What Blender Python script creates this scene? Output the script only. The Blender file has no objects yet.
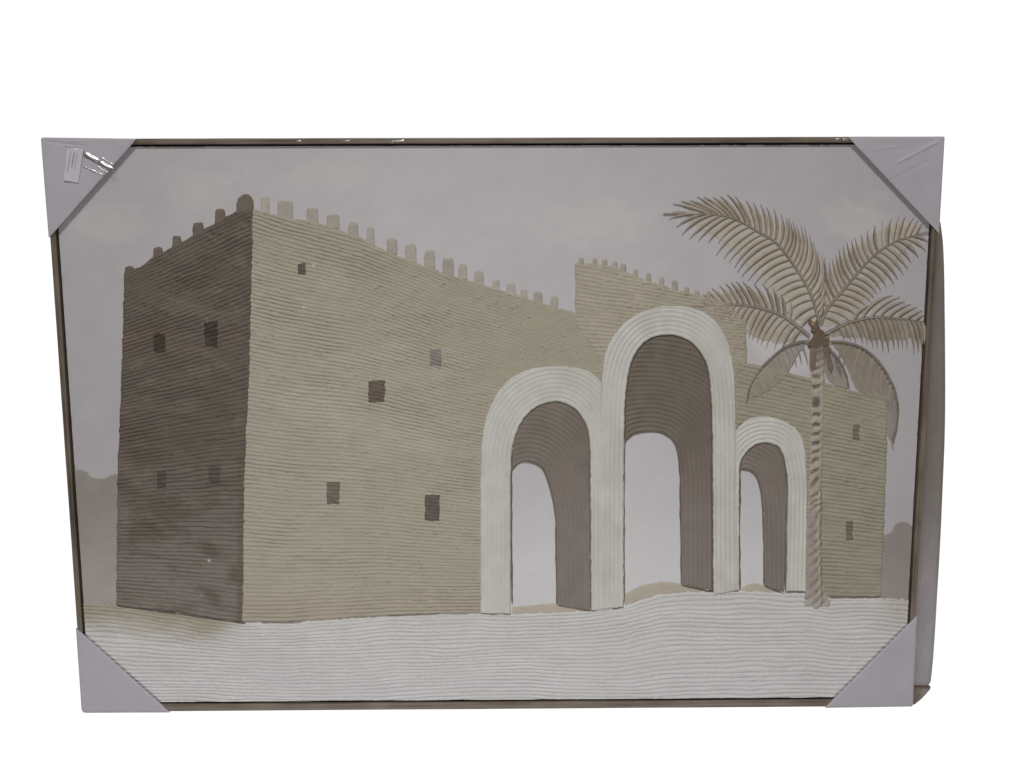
import bpy, math, random
import numpy as np
random.seed(7)
S = bpy.context.scene
COL = S.collection

# ------------------------------------------------------------------ camera
# The picture stands upright in the plane y = 0 (its front), 1.2 m wide; x right, z up.
F_PX = 1000.0
RX, RY, RZ = 0.1447, -0.0080, -0.0045
T = np.array([-0.0216, 0.0708, 1.3871])
W, H = 1.2, 0.8053
def _rot(rx, ry, rz):
    cx, sx, cy, sy, cz, sz = math.cos(rx), math.sin(rx), math.cos(ry), math.sin(ry), math.cos(rz), math.sin(rz)
    return (np.array([[cz, -sz, 0], [sz, cz, 0], [0, 0, 1]]) @ np.array([[cy, 0, sy], [0, 1, 0], [-sy, 0, cy]])
            @ np.array([[1, 0, 0], [0, cx, -sx], [0, sx, cx]]))
R = _rot(RX, RY, RZ)
CAM = -R.T @ T                                   # camera centre: X right, Y down, Z into the picture
def to_world(v): return np.array([v[0], v[2], -v[1]])
from mathutils import Matrix, Vector
r_, d_, f_ = to_world(R[0]), to_world(R[1]), to_world(R[2])
cam_loc = to_world(CAM) + np.array([0, 0, H / 2])
M = Matrix(((r_[0], -d_[0], -f_[0], cam_loc[0]), (r_[1], -d_[1], -f_[1], cam_loc[1]), (r_[2], -d_[2], -f_[2], cam_loc[2]), (0, 0, 0, 1)))
cam = bpy.data.cameras.new('camera'); cam.sensor_width = 36; cam.lens = F_PX * 36 / 1024
cam.clip_start = 0.05; cam.clip_end = 100
camo = bpy.data.objects.new('camera', cam); COL.objects.link(camo); camo.matrix_world = M
S.camera = camo

# ------------------------------------------------------------------ world: a white studio behind the picture, a dimmer room in front
world = bpy.data.worlds.new('World'); S.world = world; world.use_nodes = True
nt = world.node_tree; bg = nt.nodes['Background']
tc = nt.nodes.new('ShaderNodeTexCoord'); sep = nt.nodes.new('ShaderNodeSeparateXYZ'); ramp = nt.nodes.new('ShaderNodeValToRGB')
nt.links.new(tc.outputs['Generated'], sep.inputs[0]); nt.links.new(sep.outputs['Y'], ramp.inputs[0]); nt.links.new(ramp.outputs[0], bg.inputs[0])
ROOM = 0.085
ramp.color_ramp.elements[0].position = 0.02; ramp.color_ramp.elements[0].color = (ROOM, ROOM * .985, ROOM, 1)
ramp.color_ramp.elements[1].position = 0.25; ramp.color_ramp.elements[1].color = (1, 1, 1, 1)
bg.inputs[1].default_value = 1.05

# ------------------------------------------------------------------ lamps: ceiling light high in front, an added low fill lamp to brighten the lower part
def area(name, loc, target, size, power, color=(1, 1, 1)):
    l = bpy.data.lights.new(name, 'AREA'); l.shape = 'RECTANGLE'; l.size, l.size_y = size; l.energy = power; l.color = color
    o = bpy.data.objects.new(name, l); COL.objects.link(o); o.location = loc
    o.rotation_euler = (Vector(target) - Vector(loc)).to_track_quat('-Z', 'Y').to_euler()
    return o
area('ceiling_light', (-0.25, -2.3, 3.8), (0, 0, 0.4), (0.9, 0.4), 87, (1.0, .985, .965))
area('added_fill_light', (-0.08, -1.42, -0.32), (0, 0, 0.2), (1.3, 0.5), 10.2, (.985, .99, 1.0))
S.view_settings.view_transform = 'Standard'; S.view_settings.look = 'None'
S.view_settings.exposure = 0; S.view_settings.gamma = 1; S.view_settings.use_curve_mapping = False
E_LIGHT = 0.62          # light falling on the picture, used to turn measured tones into paint colours

# ------------------------------------------------------------------ helpers
def px_to_plane(x, y, n):
    """photo measurement -> (X right, Z up) on the plane n metres in front of the picture plane"""
    x = np.asarray(x, float); y = np.asarray(y, float)
    d = (np.stack([(x - 512) / F_PX, (y - 384) / F_PX, np.ones_like(x)], -1)) @ R
    k = (-n - CAM[2]) / d[..., 2]
    return CAM[0] + k * d[..., 0], -(CAM[1] + k * d[..., 1]) + H / 2
def lin(c):
    c = np.asarray(c, float) / 255
    return np.where(c <= .04045, c / 12.92, ((c + .055) / 1.055) ** 2.4)
def alb(c): return np.clip(lin(c) / E_LIGHT, 0, .86)
def hash2(ix, iy, s):
    v = np.sin(ix * 127.1 + iy * 311.7 + s * 74.7) * 43758.5453
    return v - np.floor(v)
def vn(x, y, s=0):
    ix, iy = np.floor(x), np.floor(y); fx, fy = x - ix, y - iy
    fx = fx * fx * (3 - 2 * fx); fy = fy * fy * (3 - 2 * fy)
    a, b = hash2(ix, iy, s), hash2(ix + 1, iy, s); c, d = hash2(ix, iy + 1, s), hash2(ix + 1, iy + 1, s)
    return (a * (1 - fx) + b * fx) * (1 - fy) + (c * (1 - fx) + d * fx) * fy
def fbm(x, y, s=0): return .55 * vn(x, y, s) + .3 * vn(2.1 * x, 2.1 * y, s + 3) + .15 * vn(4.3 * x, 4.3 * y, s + 5)
def sst(a, b, x):
    t = np.clip((x - a) / (b - a), 0, 1); return t * t * (3 - 2 * t)
def mixc(a, b, t):
    a = np.asarray(a, float); b = np.asarray(b, float); return a + (b - a) * np.asarray(t)[..., None]
def chaikin(p, k=2):
    p = [np.array(q, float) for q in p]
    for _ in range(k):
        o = [p[0]]
        for a, b in zip(p[:-1], p[1:]): o += [a * .75 + b * .25, a * .25 + b * .75]
        p = o + [p[-1]]
    return [tuple(q) for q in p]
def inside_sdf(poly, x, y):
    """signed distance to a closed polygon, positive inside"""
    P = np.asarray(poly, float); d2 = np.full(x.shape, 1e18); ins = np.zeros(x.shape, bool)
    for i in range(len(P)):
        ax, ay = P[i]; bx, by = P[(i + 1) % len(P)]
        ex, ey = bx - ax, by - ay; L = ex * ex + ey * ey + 1e-12
        t = np.clip(((x - ax) * ex + (y - ay) * ey) / L, 0, 1)
        d2 = np.minimum(d2, (x - ax - t * ex) ** 2 + (y - ay - t * ey) ** 2)
        if ay != by:
            c = ((ay > y) != (by > y)) & (x < (bx - ax) * (y - ay) / (by - ay) + ax); ins ^= c
    d = np.sqrt(d2); return np.where(ins, d, -d)

def empty(name, loc=(0, 0, 0), parent=None):
    o = bpy.data.objects.new(name, None); COL.objects.link(o); o.location = loc; o.empty_display_size = .05
    if parent: o.parent = parent
    return o
def tag(o, label, cat=None, group=None):
    o['label'] = label
    if cat: o['category'] = cat
    if group: o['group'] = group
    return o
def mesh_obj(name, verts, faces, mat, parent=None, colors=None, smooth=True):
    me = bpy.data.meshes.new(name); verts = np.asarray(verts, float)
    if isinstance(faces, np.ndarray):
        k = faces.shape[1]
        me.vertices.add(len(verts)); me.vertices.foreach_set('co', verts.astype(np.float32).ravel())
        me.loops.add(faces.size); me.loops.foreach_set('vertex_index', faces.astype(np.int32).ravel())
        me.polygons.add(len(faces)); me.polygons.foreach_set('loop_start', (np.arange(len(faces)) * k).astype(np.int32))
        me.update(calc_edges=True)
    else:
        me.from_pydata(verts.tolist(), [], faces)
    me.polygons.foreach_set('use_smooth', np.full(len(me.polygons), smooth))
    if colors is not None:
        a = me.color_attributes.new('pigment', 'FLOAT_COLOR', 'POINT')
        c = np.ones((len(verts), 4), np.float32); c[:, :3] = colors; a.data.foreach_set('color', c.ravel())
    me.materials.append(mat); me.update()
    o = bpy.data.objects.new(name, me); COL.objects.link(o)
    if parent: o.parent = parent; o.matrix_parent_inverse = Matrix.Translation(-parent_world(parent))
    return o
def parent_world(p):
    v = Vector((0, 0, 0))
    while p is not None: v = v + Vector(p.location) ; p = p.parent if False else None
    return v

CLIP = None
def relief(name, poly, height, pigment, mat, parent=None, holes=(), n0=0.0, step=.68, edge=2.2, skirt=None, sink=.0003, clip=False, rough_edge=0.0):
    """a painted or pasted layer: polygon in photo measure, height(x,y,sd) in mm over the plane n0"""
    P = np.asarray(poly, float)
    x0, y0 = P.min(0) - 2; x1, y1 = P.max(0) + 2
    gx, gy = np.meshgrid(np.arange(x0, x1, step), np.arange(y0, y1, step))
    def sdf(x, y):
        xx, yy = x, y
        if rough_edge:
            xx = x + rough_edge * (vn(x / 4.1, y / 4.1, 31) - .5) * 2; yy = y + rough_edge * (vn(x / 3.7, y / 3.7, 47) - .5) * 2
        s = inside_sdf(P, xx, yy)
        for h in holes: s = np.minimum(s, -inside_sdf(h, xx, yy))
        return s
    sd = sdf(gx, gy)
    dyy, dxx = np.gradient(sd, step)
    ok = sd > -step * 1.05
    q = ok[:-1, :-1] & ok[1:, :-1] & ok[:-1, 1:] & ok[1:, 1:]
    m = np.maximum(np.maximum(sd[:-1, :-1], sd[1:, :-1]), np.maximum(sd[:-1, 1:], sd[1:, 1:])) > .02
    q &= m
    out = sd < 0
    g = np.sqrt(dxx ** 2 + dyy ** 2) + 1e-6
    mvx = np.where(out, gx - dxx / g * sd, gx); mvy = np.where(out, gy - dyy / g * sd, gy)
    gx, gy = mvx, mvy; sd = np.maximum(sd, 0)
    idx = np.full(sd.shape, -1); jj, ii = np.nonzero(q)
    used = np.zeros(sd.shape, bool)
    for a, b in ((0, 0), (1, 0), (0, 1), (1, 1)): used[jj + a, ii + b] = True
    idx[used] = np.arange(used.sum())
    x, y, s = gx[used], gy[used], sd[used]
    h = height(x, y, s)
    if skirt is None:
        e = sst(0, edge, s); h = h * e; n = n0 + h / 1000 - sink * (1 - sst(0, .8, s))
    else:
        n = n0 + h / 1000
    X, Z = px_to_plane(x, y, n0)
    if clip and CLIP:
        X = np.clip(X, CLIP[0], CLIP[1]); Z = np.clip(Z, CLIP[2], CLIP[3])
    V = np.stack([X, -n, Z], -1)
    Fq = np.stack([idx[jj, ii], idx[jj + 1, ii], idx[jj + 1, ii + 1], idx[jj, ii + 1]], -1)
    C = alb(pigment(x, y)) if pigment is not None else None
    if skirt is not None:
        E = np.concatenate([Fq[:, [0, 1]], Fq[:, [1, 2]], Fq[:, [2, 3]], Fq[:, [3, 0]]])
        key = np.sort(E, 1); k1 = key[:, 0].astype(np.int64) * (len(V) + 1) + key[:, 1]
        _, inv, cnt = np.unique(k1, return_inverse=True, return_counts=True)
        B = E[cnt[inv.ravel()] == 1]
        bv = np.unique(B); mp = np.full(len(V), -1); n1 = len(V); m2 = len(bv)
        # a sharp rim: the sheet's edge gets vertices of its own, top and bottom
        top = V[bv]; bot = V[bv].copy(); bot[:, 1] = bot[:, 1] + skirt
        mp[bv] = np.arange(m2) + n1
        V = np.concatenate([V, top, bot])
        Fs = np.stack([mp[B[:, 1]], mp[B[:, 0]], mp[B[:, 0]] + m2, mp[B[:, 1]] + m2], -1)
        Fq = np.concatenate([Fq, Fs])
        if C is not None: C = np.concatenate([C, C[bv], C[bv]])
    return mesh_obj(name, V, Fq, mat, parent, C)

def strokes(name, curves, mat, parent, n0):
    """raised lines of paste: every curve = (points px, width fn(t) px, height mm, base mm, colour fn(t, s))"""
    VV, FF, CC = [], [], []; k0 = 0
    prof = np.array([-1, -.72, -.3, .15, .6, 1.0]); ph = np.array([0, .68, 1, .95, .62, 0])
    for pts, wf, hh, base, cf in curves:
        p = np.asarray(pts, float); n = len(p)
        t = np.linspace(0, 1, n); tg = np.gradient(p, axis=0); tg /= np.linalg.norm(tg, axis=1)[:, None] + 1e-9
        nr = np.stack([-tg[:, 1], tg[:, 0]], -1)
        # side +1 is the lower side in the picture
        nr *= np.where(nr[:, 1] < 0, -1, 1).mean() and 1
        w = wf(t)[:, None] / 2
        q = p[:, None, :] + nr[:, None, :] * (prof[None, :] * w)[..., None]
        hgt = base + hh * ph[None, :] * np.minimum(1, (w / w.max()) ** .6)
        X, Z = px_to_plane(q[..., 0], q[..., 1], n0)
        V = np.stack([X, -(n0 + hgt / 1000) + (ph[None, :] == 0) * .0004 + 0 * X, Z], -1).reshape(-1, 3)
        c = alb(cf(np.repeat(t, 6), np.tile(prof, n), np.repeat(p[:, 0], 6), np.repeat(p[:, 1], 6)))
        m = len(prof)
        for i in range(n - 1):
            for j in range(m - 1):
                a = k0 + i * m + j; FF.append((a, a + m, a + m + 1, a + 1))
        VV.append(V); CC.append(c); k0 += len(V)
    V = np.concatenate(VV); Fq = np.array(FF); C = np.concatenate(CC)
    # faces look at the viewer
    a, b, c = V[Fq[:, 0]], V[Fq[:, 1]], V[Fq[:, 2]]
    flip = np.cross(b - a, c - a)[:, 1] > 0
    Fq[flip] = Fq[flip][:, ::-1]
    return mesh_obj(name, V, Fq, mat, parent, C)

# ------------------------------------------------------------------ materials
def new_mat(name):
    m = bpy.data.materials.new(name); m.use_nodes = True; return m, m.node_tree, m.node_tree.nodes['Principled BSDF']
def node(nt, t, **k):
    n = nt.nodes.new(t)
    for a, b in k.items(): setattr(n, a, b)
    return n
def noise(nt, vec, scale, detail=3, rough=.6):
    n = node(nt, 'ShaderNodeTexNoise'); n.inputs['Scale'].default_value = scale; n.inputs['Detail'].default_value = detail
    n.inputs['Roughness'].default_value = rough; nt.links.new(vec, n.inputs['Vector']); return n
def scaled(nt, vec, s):
    m = node(nt, 'ShaderNodeMapping'); m.inputs['Scale'].default_value = s; nt.links.new(vec, m.inputs['Vector']); return m.outputs[0]
def paint(name, rough, spec, grain, bump, bscale, weave=False):
    m, t, b = new_mat(name)
    geo = node(t, 'ShaderNodeNewGeometry').outputs['Position']
    at = node(t, 'ShaderNodeAttribute', attribute_name='pigment')
    n1 = noise(t, geo, 260, 4); n2 = noise(t, geo, 38, 3)
    ad = node(t, 'ShaderNodeMath', operation='ADD'); t.links.new(n1.outputs[0], ad.inputs[0]); t.links.new(n2.outputs[0], ad.inputs[1])
    mr = node(t, 'ShaderNodeMapRange'); mr.inputs[1].default_value = .6; mr.inputs[2].default_value = 1.4
    mr.inputs[3].default_value = 1 - grain; mr.inputs[4].default_value = 1 + grain; t.links.new(ad.outputs[0], mr.inputs[0])
    mx = node(t, 'ShaderNodeVectorMath', operation='SCALE'); t.links.new(at.outputs['Color'], mx.inputs[0]); t.links.new(mr.outputs[0], mx.inputs['Scale'])
    t.links.new(mx.outputs[0], b.inputs['Base Color'])
    b.inputs['Roughness'].default_value = rough; b.inputs['Specular IOR Level'].default_value = spec
    nb = noise(t, geo, bscale, 4, .65); hsrc = nb.outputs[0]
    if weave:
        w1 = node(t, 'ShaderNodeTexWave', wave_type='BANDS', bands_direction='X'); w2 = node(t, 'ShaderNodeTexWave', wave_type='BANDS', bands_direction='Z')
        for w in (w1, w2):
            w.inputs['Scale'].default_value = 110; w.inputs['Distortion'].default_value = 1.5; w.inputs['Detail'].default_value = 1; t.links.new(geo, w.inputs['Vector'])
        a2 = node(t, 'ShaderNodeMath', operation='ADD'); t.links.new(w1.outputs['Fac'], a2.inputs[0]); t.links.new(w2.outputs['Fac'], a2.inputs[1])
        a3 = node(t, 'ShaderNodeMath', operation='MULTIPLY_ADD'); t.links.new(a2.outputs[0], a3.inputs[0]); a3.inputs[1].default_value = .35; t.links.new(nb.outputs[0], a3.inputs[2])
        hsrc = a3.outputs[0]
    bp = node(t, 'ShaderNodeBump'); bp.inputs['Strength'].default_value = bump; bp.inputs['Distance'].default_value = .001
    t.links.new(hsrc, bp.inputs['Height']); t.links.new(bp.outputs[0], b.inputs['Normal'])
    return m
PASTE = paint('impasto_paint', .72, .25, .06, .35, 420)
CANVAS = paint('painted_canvas', .8, .2, .035, .25, 300, weave=True)
CARD = paint('grey_card', .62, .3, .04, .25, 150)
BOARD = paint('grey_packing_board', .8, .15, .09, .4, 90)

def wood(name, axis, dark, mid, light):
    m, t, b = new_mat(name)
    geo = node(t, 'ShaderNodeNewGeometry').outputs['Position']
    sc = (6, 260, 260) if axis == 'x' else (260, 260, 6)
    n1 = noise(t, scaled(t, geo, sc), 1.0, 5, .65)
    n2 = noise(t, geo, 14, 2)
    ad = node(t, 'ShaderNodeMath', operation='MULTIPLY_ADD'); t.links.new(n2.outputs[0], ad.inputs[0]); ad.inputs[1].default_value = .5; t.links.new(n1.outputs[0], ad.inputs[2])
    r = node(t, 'ShaderNodeValToRGB'); t.links.new(ad.outputs[0], r.inputs[0])
    e = r.color_ramp.elements; e[0].position = .55; e[0].color = (*alb(dark), 1); e[1].position = .95; e[1].color = (*alb(light), 1)
    e2 = r.color_ramp.elements.new(.74); e2.color = (*alb(mid), 1)
    t.links.new(r.outputs[0], b.inputs['Base Color']); b.inputs['Roughness'].default_value = .5; b.inputs['Specular IOR Level'].default_value = .35
    bp = node(t, 'ShaderNodeBump'); bp.inputs['Strength'].default_value = .4; bp.inputs['Distance'].default_value = .0008
    t.links.new(n1.outputs[0], bp.inputs['Height']); t.links.new(bp.outputs[0], b.inputs['Normal'])
    return m
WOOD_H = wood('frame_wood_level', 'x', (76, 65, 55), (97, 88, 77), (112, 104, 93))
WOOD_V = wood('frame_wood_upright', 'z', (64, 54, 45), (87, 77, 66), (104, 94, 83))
m_, t_, b_ = new_mat('dark_rebate'); b_.inputs['Base Color'].default_value = (.035, .027, .022, 1); b_.inputs['Roughness'].default_value = .8
nn = noise(t_, node(t_, 'ShaderNodeNewGeometry').outputs['Position'], 60); rr = node(t_, 'ShaderNodeValToRGB'); t_.links.new(nn.outputs[0], rr.inputs[0])
rr.color_ramp.elements[0].color = (.06, .045, .038, 1); rr.color_ramp.elements[1].color = (.10, .08, .066, 1); t_.links.new(rr.outputs[0], b_.inputs['Base Color'])
REBATE = m_
def film_mat():
    m = bpy.data.materials.new('clear_film'); m.use_nodes = True; t = m.node_tree
    for n in list(t.nodes): t.nodes.remove(n)
    o = node(t, 'ShaderNodeOutputMaterial'); mx = node(t, 'ShaderNodeMixShader'); tr = node(t, 'ShaderNodeBsdfTransparent'); gl = node(t, 'ShaderNodeBsdfGlossy')
    gl.inputs['Roughness'].default_value = .27; tr.inputs[0].default_value = (.985, .985, .985, 1)
    fr = node(t, 'ShaderNodeFresnel'); fr.inputs[0].default_value = 1.55
    geo = node(t, 'ShaderNodeNewGeometry').outputs['Position']; nz = noise(t, geo, 240, 3)
    bp = node(t, 'ShaderNodeBump'); bp.inputs['Strength'].default_value = .04; bp.inputs['Distance'].default_value = .001
    t.links.new(nz.outputs[0], bp.inputs['Height']); t.links.new(bp.outputs[0], gl.inputs['Normal'])
    ml = node(t, 'ShaderNodeMath', operation='MULTIPLY'); ml.inputs[1].default_value = 3.0; t.links.new(fr.outputs[0], ml.inputs[0])
    t.links.new(ml.outputs[0], mx.inputs[0]); t.links.new(tr.outputs[0], mx.inputs[1]); t.links.new(gl.outputs[0], mx.inputs[2]); t.links.new(mx.outputs[0], o.inputs[0])
    return m
FILM = film_mat()

# ------------------------------------------------------------------ the framed picture
pic = empty('framed_picture', (0, 0, 0))
tag(pic, 'large framed relief painting of a beige desert fort with white arches and a palm', 'painting')
N_CANVAS = -.007                  # the canvas face lies 7 mm behind the front of the frame
FW, GAP = .0074, .0027            # face width of a rail, width of the dark rebate
XO, ZB, ZT = W / 2 - .0010, .0012, H + .0001

def rail(axis, sign, fw=FW, zb=ZB):
    """one mitred rail, rounded on its front arrises"""
    prof = [(0, -.034), (0, -.0030), (.0004, -.0022), (.0012, -.0018), (fw - .0012, -.0018), (fw - .0004, -.0022), (fw, -.003), (fw, -.034)]
    V, L = [], 60
    for k in range(L + 1):
        t = k / L
        for d, n in prof:
            dd = d + (0.00025 * (vn(np.float64(t * 23), np.float64(d * 900), 5 + sign) - .5) if n > -.01 else 0)
            if axis == 'x':
                xa, xb = -XO + dd, XO - dd; z = (ZT - dd) if sign > 0 else (zb + dd)
                V.append((xa + (xb - xa) * t, -n, z))
            else:
                za, zb = ZB + dd, ZT - dd; x = (XO - dd) * sign
                V.append((x, -n, za + (zb - za) * t))
    m = len(prof); Fs = []
    for k in range(L):
        for j in range(m):
            a = k * m + j; b = k * m + (j + 1) % m; Fs.append((a, b, b + m, a + m))
    Fs.append(tuple(range(m))); Fs.append(tuple(range(L * m + m - 1, L * m - 1, -1)))
    o = mesh_obj('frame_rail', V, Fs, WOOD_H if axis == 'x' else WOOD_V, pic, smooth=False)
    return o
import bmesh
for ax, sg in (('x', 1), ('x', -1), ('z', 1), ('z', -1)):
    o = rail(ax, sg, FW + .0030, ZB - .0030) if (ax, sg) == ('x', -1) else rail(ax, sg)
    bm = bmesh.new(); bm.from_mesh(o.data); bmesh.ops.recalc_face_normals(bm, faces=bm.faces); bm.to_mesh(o.data); bm.free()
def box(name, x0, x1, y0, y1, z0, z1, mat, parent):
    V = [(x, y, z) for x in (x0, x1) for y in (y0, y1) for z in (z0, z1)]
    Fs = [(0, 1, 3, 2), (4, 6, 7, 5), (0, 4, 5, 1), (2, 3, 7, 6), (0, 2, 6, 4), (1, 5, 7, 3)]
    return mesh_obj(name, V, Fs, mat, parent, smooth=False)
XI = XO - FW
box('backing', -XI + .0003, XI - .0003, .0135, .032, ZB + FW + .0003, ZT - FW - .0003, REBATE, pic)
CX = XI - GAP; CZ0, CZ1 = ZB + FW + GAP, ZT - FW - GAP
CLIP = (-CX, CX, CZ0, CZ1)
box('stretcher', -CX + .0004, CX - .0004, -N_CANVAS + .0012, .0133, CZ0 + .0004, CZ1 - .0004, REBATE, pic)

# canvas with the painted sky
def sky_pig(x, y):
    b = mixc((146, 142, 143), (161, 157, 158), np.exp(-((x - 470) / 330) ** 2 - ((y - 230) / 190) ** 2))  # sky tone, with light falloff toward the edges mixed into the colour
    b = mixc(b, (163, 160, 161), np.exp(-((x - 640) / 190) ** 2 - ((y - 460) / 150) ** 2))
    b = mixc(b, (172, 170, 170), sst(455, 575, y) * sst(440, 500, x) * (1 - sst(800, 830, x)))
    for cx, cy, rx, ry, k in ((598, 222, 62, 26, .42), (105, 222, 60, 22, .28), (862, 222, 46, 30, .4), (200, 190, 46, 24, .2), (330, 175, 60, 22, .2), (765, 345, 20, 16, .6), (793, 358, 16, 20, .6)):
        r = np.sqrt(((x - cx) / rx) ** 2 + ((y - cy) / ry) ** 2) + .9 * (fbm(x / 22, y / 12, 21) - .5)
        b = mixc(b, (172, 169, 166), k * (1 - sst(.35, 1.2, r)))
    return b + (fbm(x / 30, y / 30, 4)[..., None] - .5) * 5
def px_rect():
    return [(46, 134), (942, 134), (920, 716), (72, 716)]
def sky_h(x, y, s):
    h = .10 * fbm(x / 9, y / 9, 2) + .12 * fbm(x / 30, y / 22, 12)
    for cx, cy, r, a in ((236, 181, 3.5, .9), (246, 176, 2.6, .8), (231, 186, 2.2, .6), (300, 158, 2, .5), (858, 212, 3, .5), (470, 196, 2, .4)):
        h = h + a * np.exp(-((x - cx) ** 2 + (y - cy) ** 2) / r ** 2)
    return h
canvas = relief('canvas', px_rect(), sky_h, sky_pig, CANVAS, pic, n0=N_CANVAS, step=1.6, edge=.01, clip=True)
N0 = N_CANVAS + .0001

def ridge(phi, a): c = phi - np.floor(phi); return a * (1 - (2 * c - 1) ** 2)
def lerp_edge(pts):
    P = np.asarray(pts, float); return lambda x: np.interp(x, P[:, 0], P[:, 1])

# ---- distant skyline
def flat_pig(c1, c2, y0, y1, s=0, var=8):
    return lambda x, y: mixc(c1, c2, sst(y0, y1, y)) + (fbm(x / 22, y / 18, s)[..., None] - .5) * var
tag(relief('painted_skyline', chaikin([(66, 470), (80, 468.5), (88, 471), (91, 477), (104, 478.5), (111, 474), (124, 472)]) + [(126, 606), (70, 606)],
    lambda x, y, s: .35 + .3 * fbm(x / 7, y / 5, 3), flat_pig((121, 115, 110), (137, 131, 126), 490, 600), PASTE, pic, n0=N0, edge=3, clip=True),
    'grey-brown distant building beside the dark wall')
tag(relief('painted_skyline', chaikin([(878, 537), (886, 533.5), (891, 532), (894, 524), (900, 521), (908, 521.5), (914, 528)]) + [(918, 602), (878, 602)],
    lambda x, y, s: .35 + .3 * fbm(x / 7, y / 5, 8), flat_pig((120, 113, 109), (128, 121, 116), 520, 600), PASTE, pic, n0=N0, edge=3, clip=True),
    'grey-brown distant building beside the right frame rail')

# ---- sand
SAND_TOP = [(60, 600), (117, 604.5), (177, 612.3), (243, 621.5), (290, 622.5), (328, 619), (391, 615), (480, 612.5), (511, 613), (560, 611), (592, 609),
            (624, 605.5), (640, 599.5), (660, 593.5), (683, 591), (713, 590.5), (740, 589.5), (784, 592), (806, 592), (830, 597), (882, 597), (930, 600)]
st = lerp_edge(SAND_TOP)
def sand_h(x, y, s):
    w = 5.0 * (fbm(x / 120, y / 55, 15) - .5) * 2 + 2.0 * np.sin(x / 47 + y / 31) * sst(600, 660, y)
    d = (y - st(x)); mixw = np.clip(d / 110, 0, 1)
    phi = (d * (1 - mixw) + (y - 606) * mixw + w + .8 * (vn(x / 25, y / 12, 6) - .5)) / 3.95 + .3 * (vn(x / 18, y / 2.1, 27) - .5) + .12 * (vn(x / 4, y / 2.2, 28) - .5)
    return .5 + ridge(phi, 1.2) * (.75 + .75 * vn(x / 34, y / 12, 17)) + .6 * fbm(x / 3.2, y / 2.6, 1) + .8 * sst(.88, .97, vn(x / 2.8, y / 2.4, 77))
def sand_pig(x, y):
    b = mixc((166, 164, 161), (167, 165, 164), sst(600, 690, y)) + (fbm(x / 40, y / 12, 8)[..., None] - .5) * 9
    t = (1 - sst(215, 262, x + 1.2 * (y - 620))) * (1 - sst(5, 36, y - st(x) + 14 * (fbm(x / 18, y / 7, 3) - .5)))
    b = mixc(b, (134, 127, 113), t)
    t2 = sst(690, 780, y - .0 * x) * 0 + sst(868, 900, x) * (1 - sst(606, 640, y)) * .6
    return mixc(b, (146, 139, 130), t2)
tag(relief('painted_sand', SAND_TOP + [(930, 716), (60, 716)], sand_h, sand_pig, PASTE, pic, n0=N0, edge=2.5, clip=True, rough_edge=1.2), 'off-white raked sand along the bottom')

# ---- fort walls
LT = [(124, 271), (140, 267), (153, 257), (172, 247), (192, 236), (215, 223), (236, 211), (254.5, 207.5)]
LB = [(116, 605.5), (177, 613), (243.5, 622.5)]
lt, lb = lerp_edge([(110, 277), (254, 207)]), lerp_edge(LB)
def wall_fn(top, bot, N, amp, seed, base=.7, slip=.5, fade=lambda x, y: 1.0):
    def phi(x, y):
        t = (y - top(x)) / (bot(x) - top(x))
        return t * N + slip * 1.5 * (fbm(x / 90, y / 26, seed) - .5) + slip * .3 * (vn(x / 22, y / 8, seed + 2) - .5) + .3 * (vn(x / 20, y / 2.1, seed + 3) - .5) + .1 * (vn(x / 4, y / 2.2, seed + 13) - .5)
    def h(x, y, s):
        a = amp * fade(x, y) * (.35 + 1.25 * vn(x / 46, y / 15, seed + 7) ** 1.1 + .6 * vn(x / 10, y / 4.5, seed + 8))
        return base + ridge(phi(x, y), 1) * a + .55 * fbm(x / 3.4, y / 2.6, seed + 4) + 1.1 * sst(.86, .96, vn(x / 2.6, y / 2.4, seed + 11))
    return h
dark_h = wall_fn(lt, lb, 90, 1.55, 40, base=1.0, slip=.75)
def dark_pig(x, y):
    b = mixc((86, 78, 70), (104, 96, 90), sst(430, 590, y))
    b = mixc(b, (79, 72, 62), .7 * sst(.45, .75, fbm(x / 30, y / 22, 13)))
    b = mixc(b, (101, 93, 84), .5 * sst(.52, .75, fbm(x / 24, y / 12, 53)))
    b = mixc(b, (98, 84, 72), .6 * sst(.45, .65, fbm(x / 40, y / 14, 5)) * sst(322, 340, y) * (1 - sst(344, 360, y)))
    b = mixc(b, (84, 75, 66), (1 - sst(2, 7, np.abs(x - np.interp(y, (208, 380, 480, 620), (254, 250, 245, 243)) + 2))) * .6)
    b = mixc(b, (190, 186, 182), np.exp(-((x - 209.5) ** 2 + (y - 560) ** 2) / 1.6))  # small white glint painted into the wall colour
    return b + (fbm(x / 9, y / 4, 14)[..., None] - .5) * 8
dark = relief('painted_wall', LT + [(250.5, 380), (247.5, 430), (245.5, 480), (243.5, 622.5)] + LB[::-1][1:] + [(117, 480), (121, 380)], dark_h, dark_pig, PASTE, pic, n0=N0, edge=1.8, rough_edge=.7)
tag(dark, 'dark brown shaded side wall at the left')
UT = [(252, 208), (280, 216), (320, 223), (361, 237), (381, 248), (417, 263), (458, 277), (493, 287.5), (534, 300), (575, 312)]
UB = [(243, 622), (290, 622), (328, 619), (391, 615), (480, 613), (640, 608)]
ut, ub = lerp_edge([(240, 203), (280, 216), (361, 238), (458, 277), (575, 314), (640, 336)]), lerp_edge(UB)
lite_h = wall_fn(ut, ub, 100, 1.15, 60, slip=.42, fade=lambda x, y: 1 - .6 * sst(430, 520, x - .25 * (y - 330)) * (1 - sst(400, 460, y)))
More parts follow.
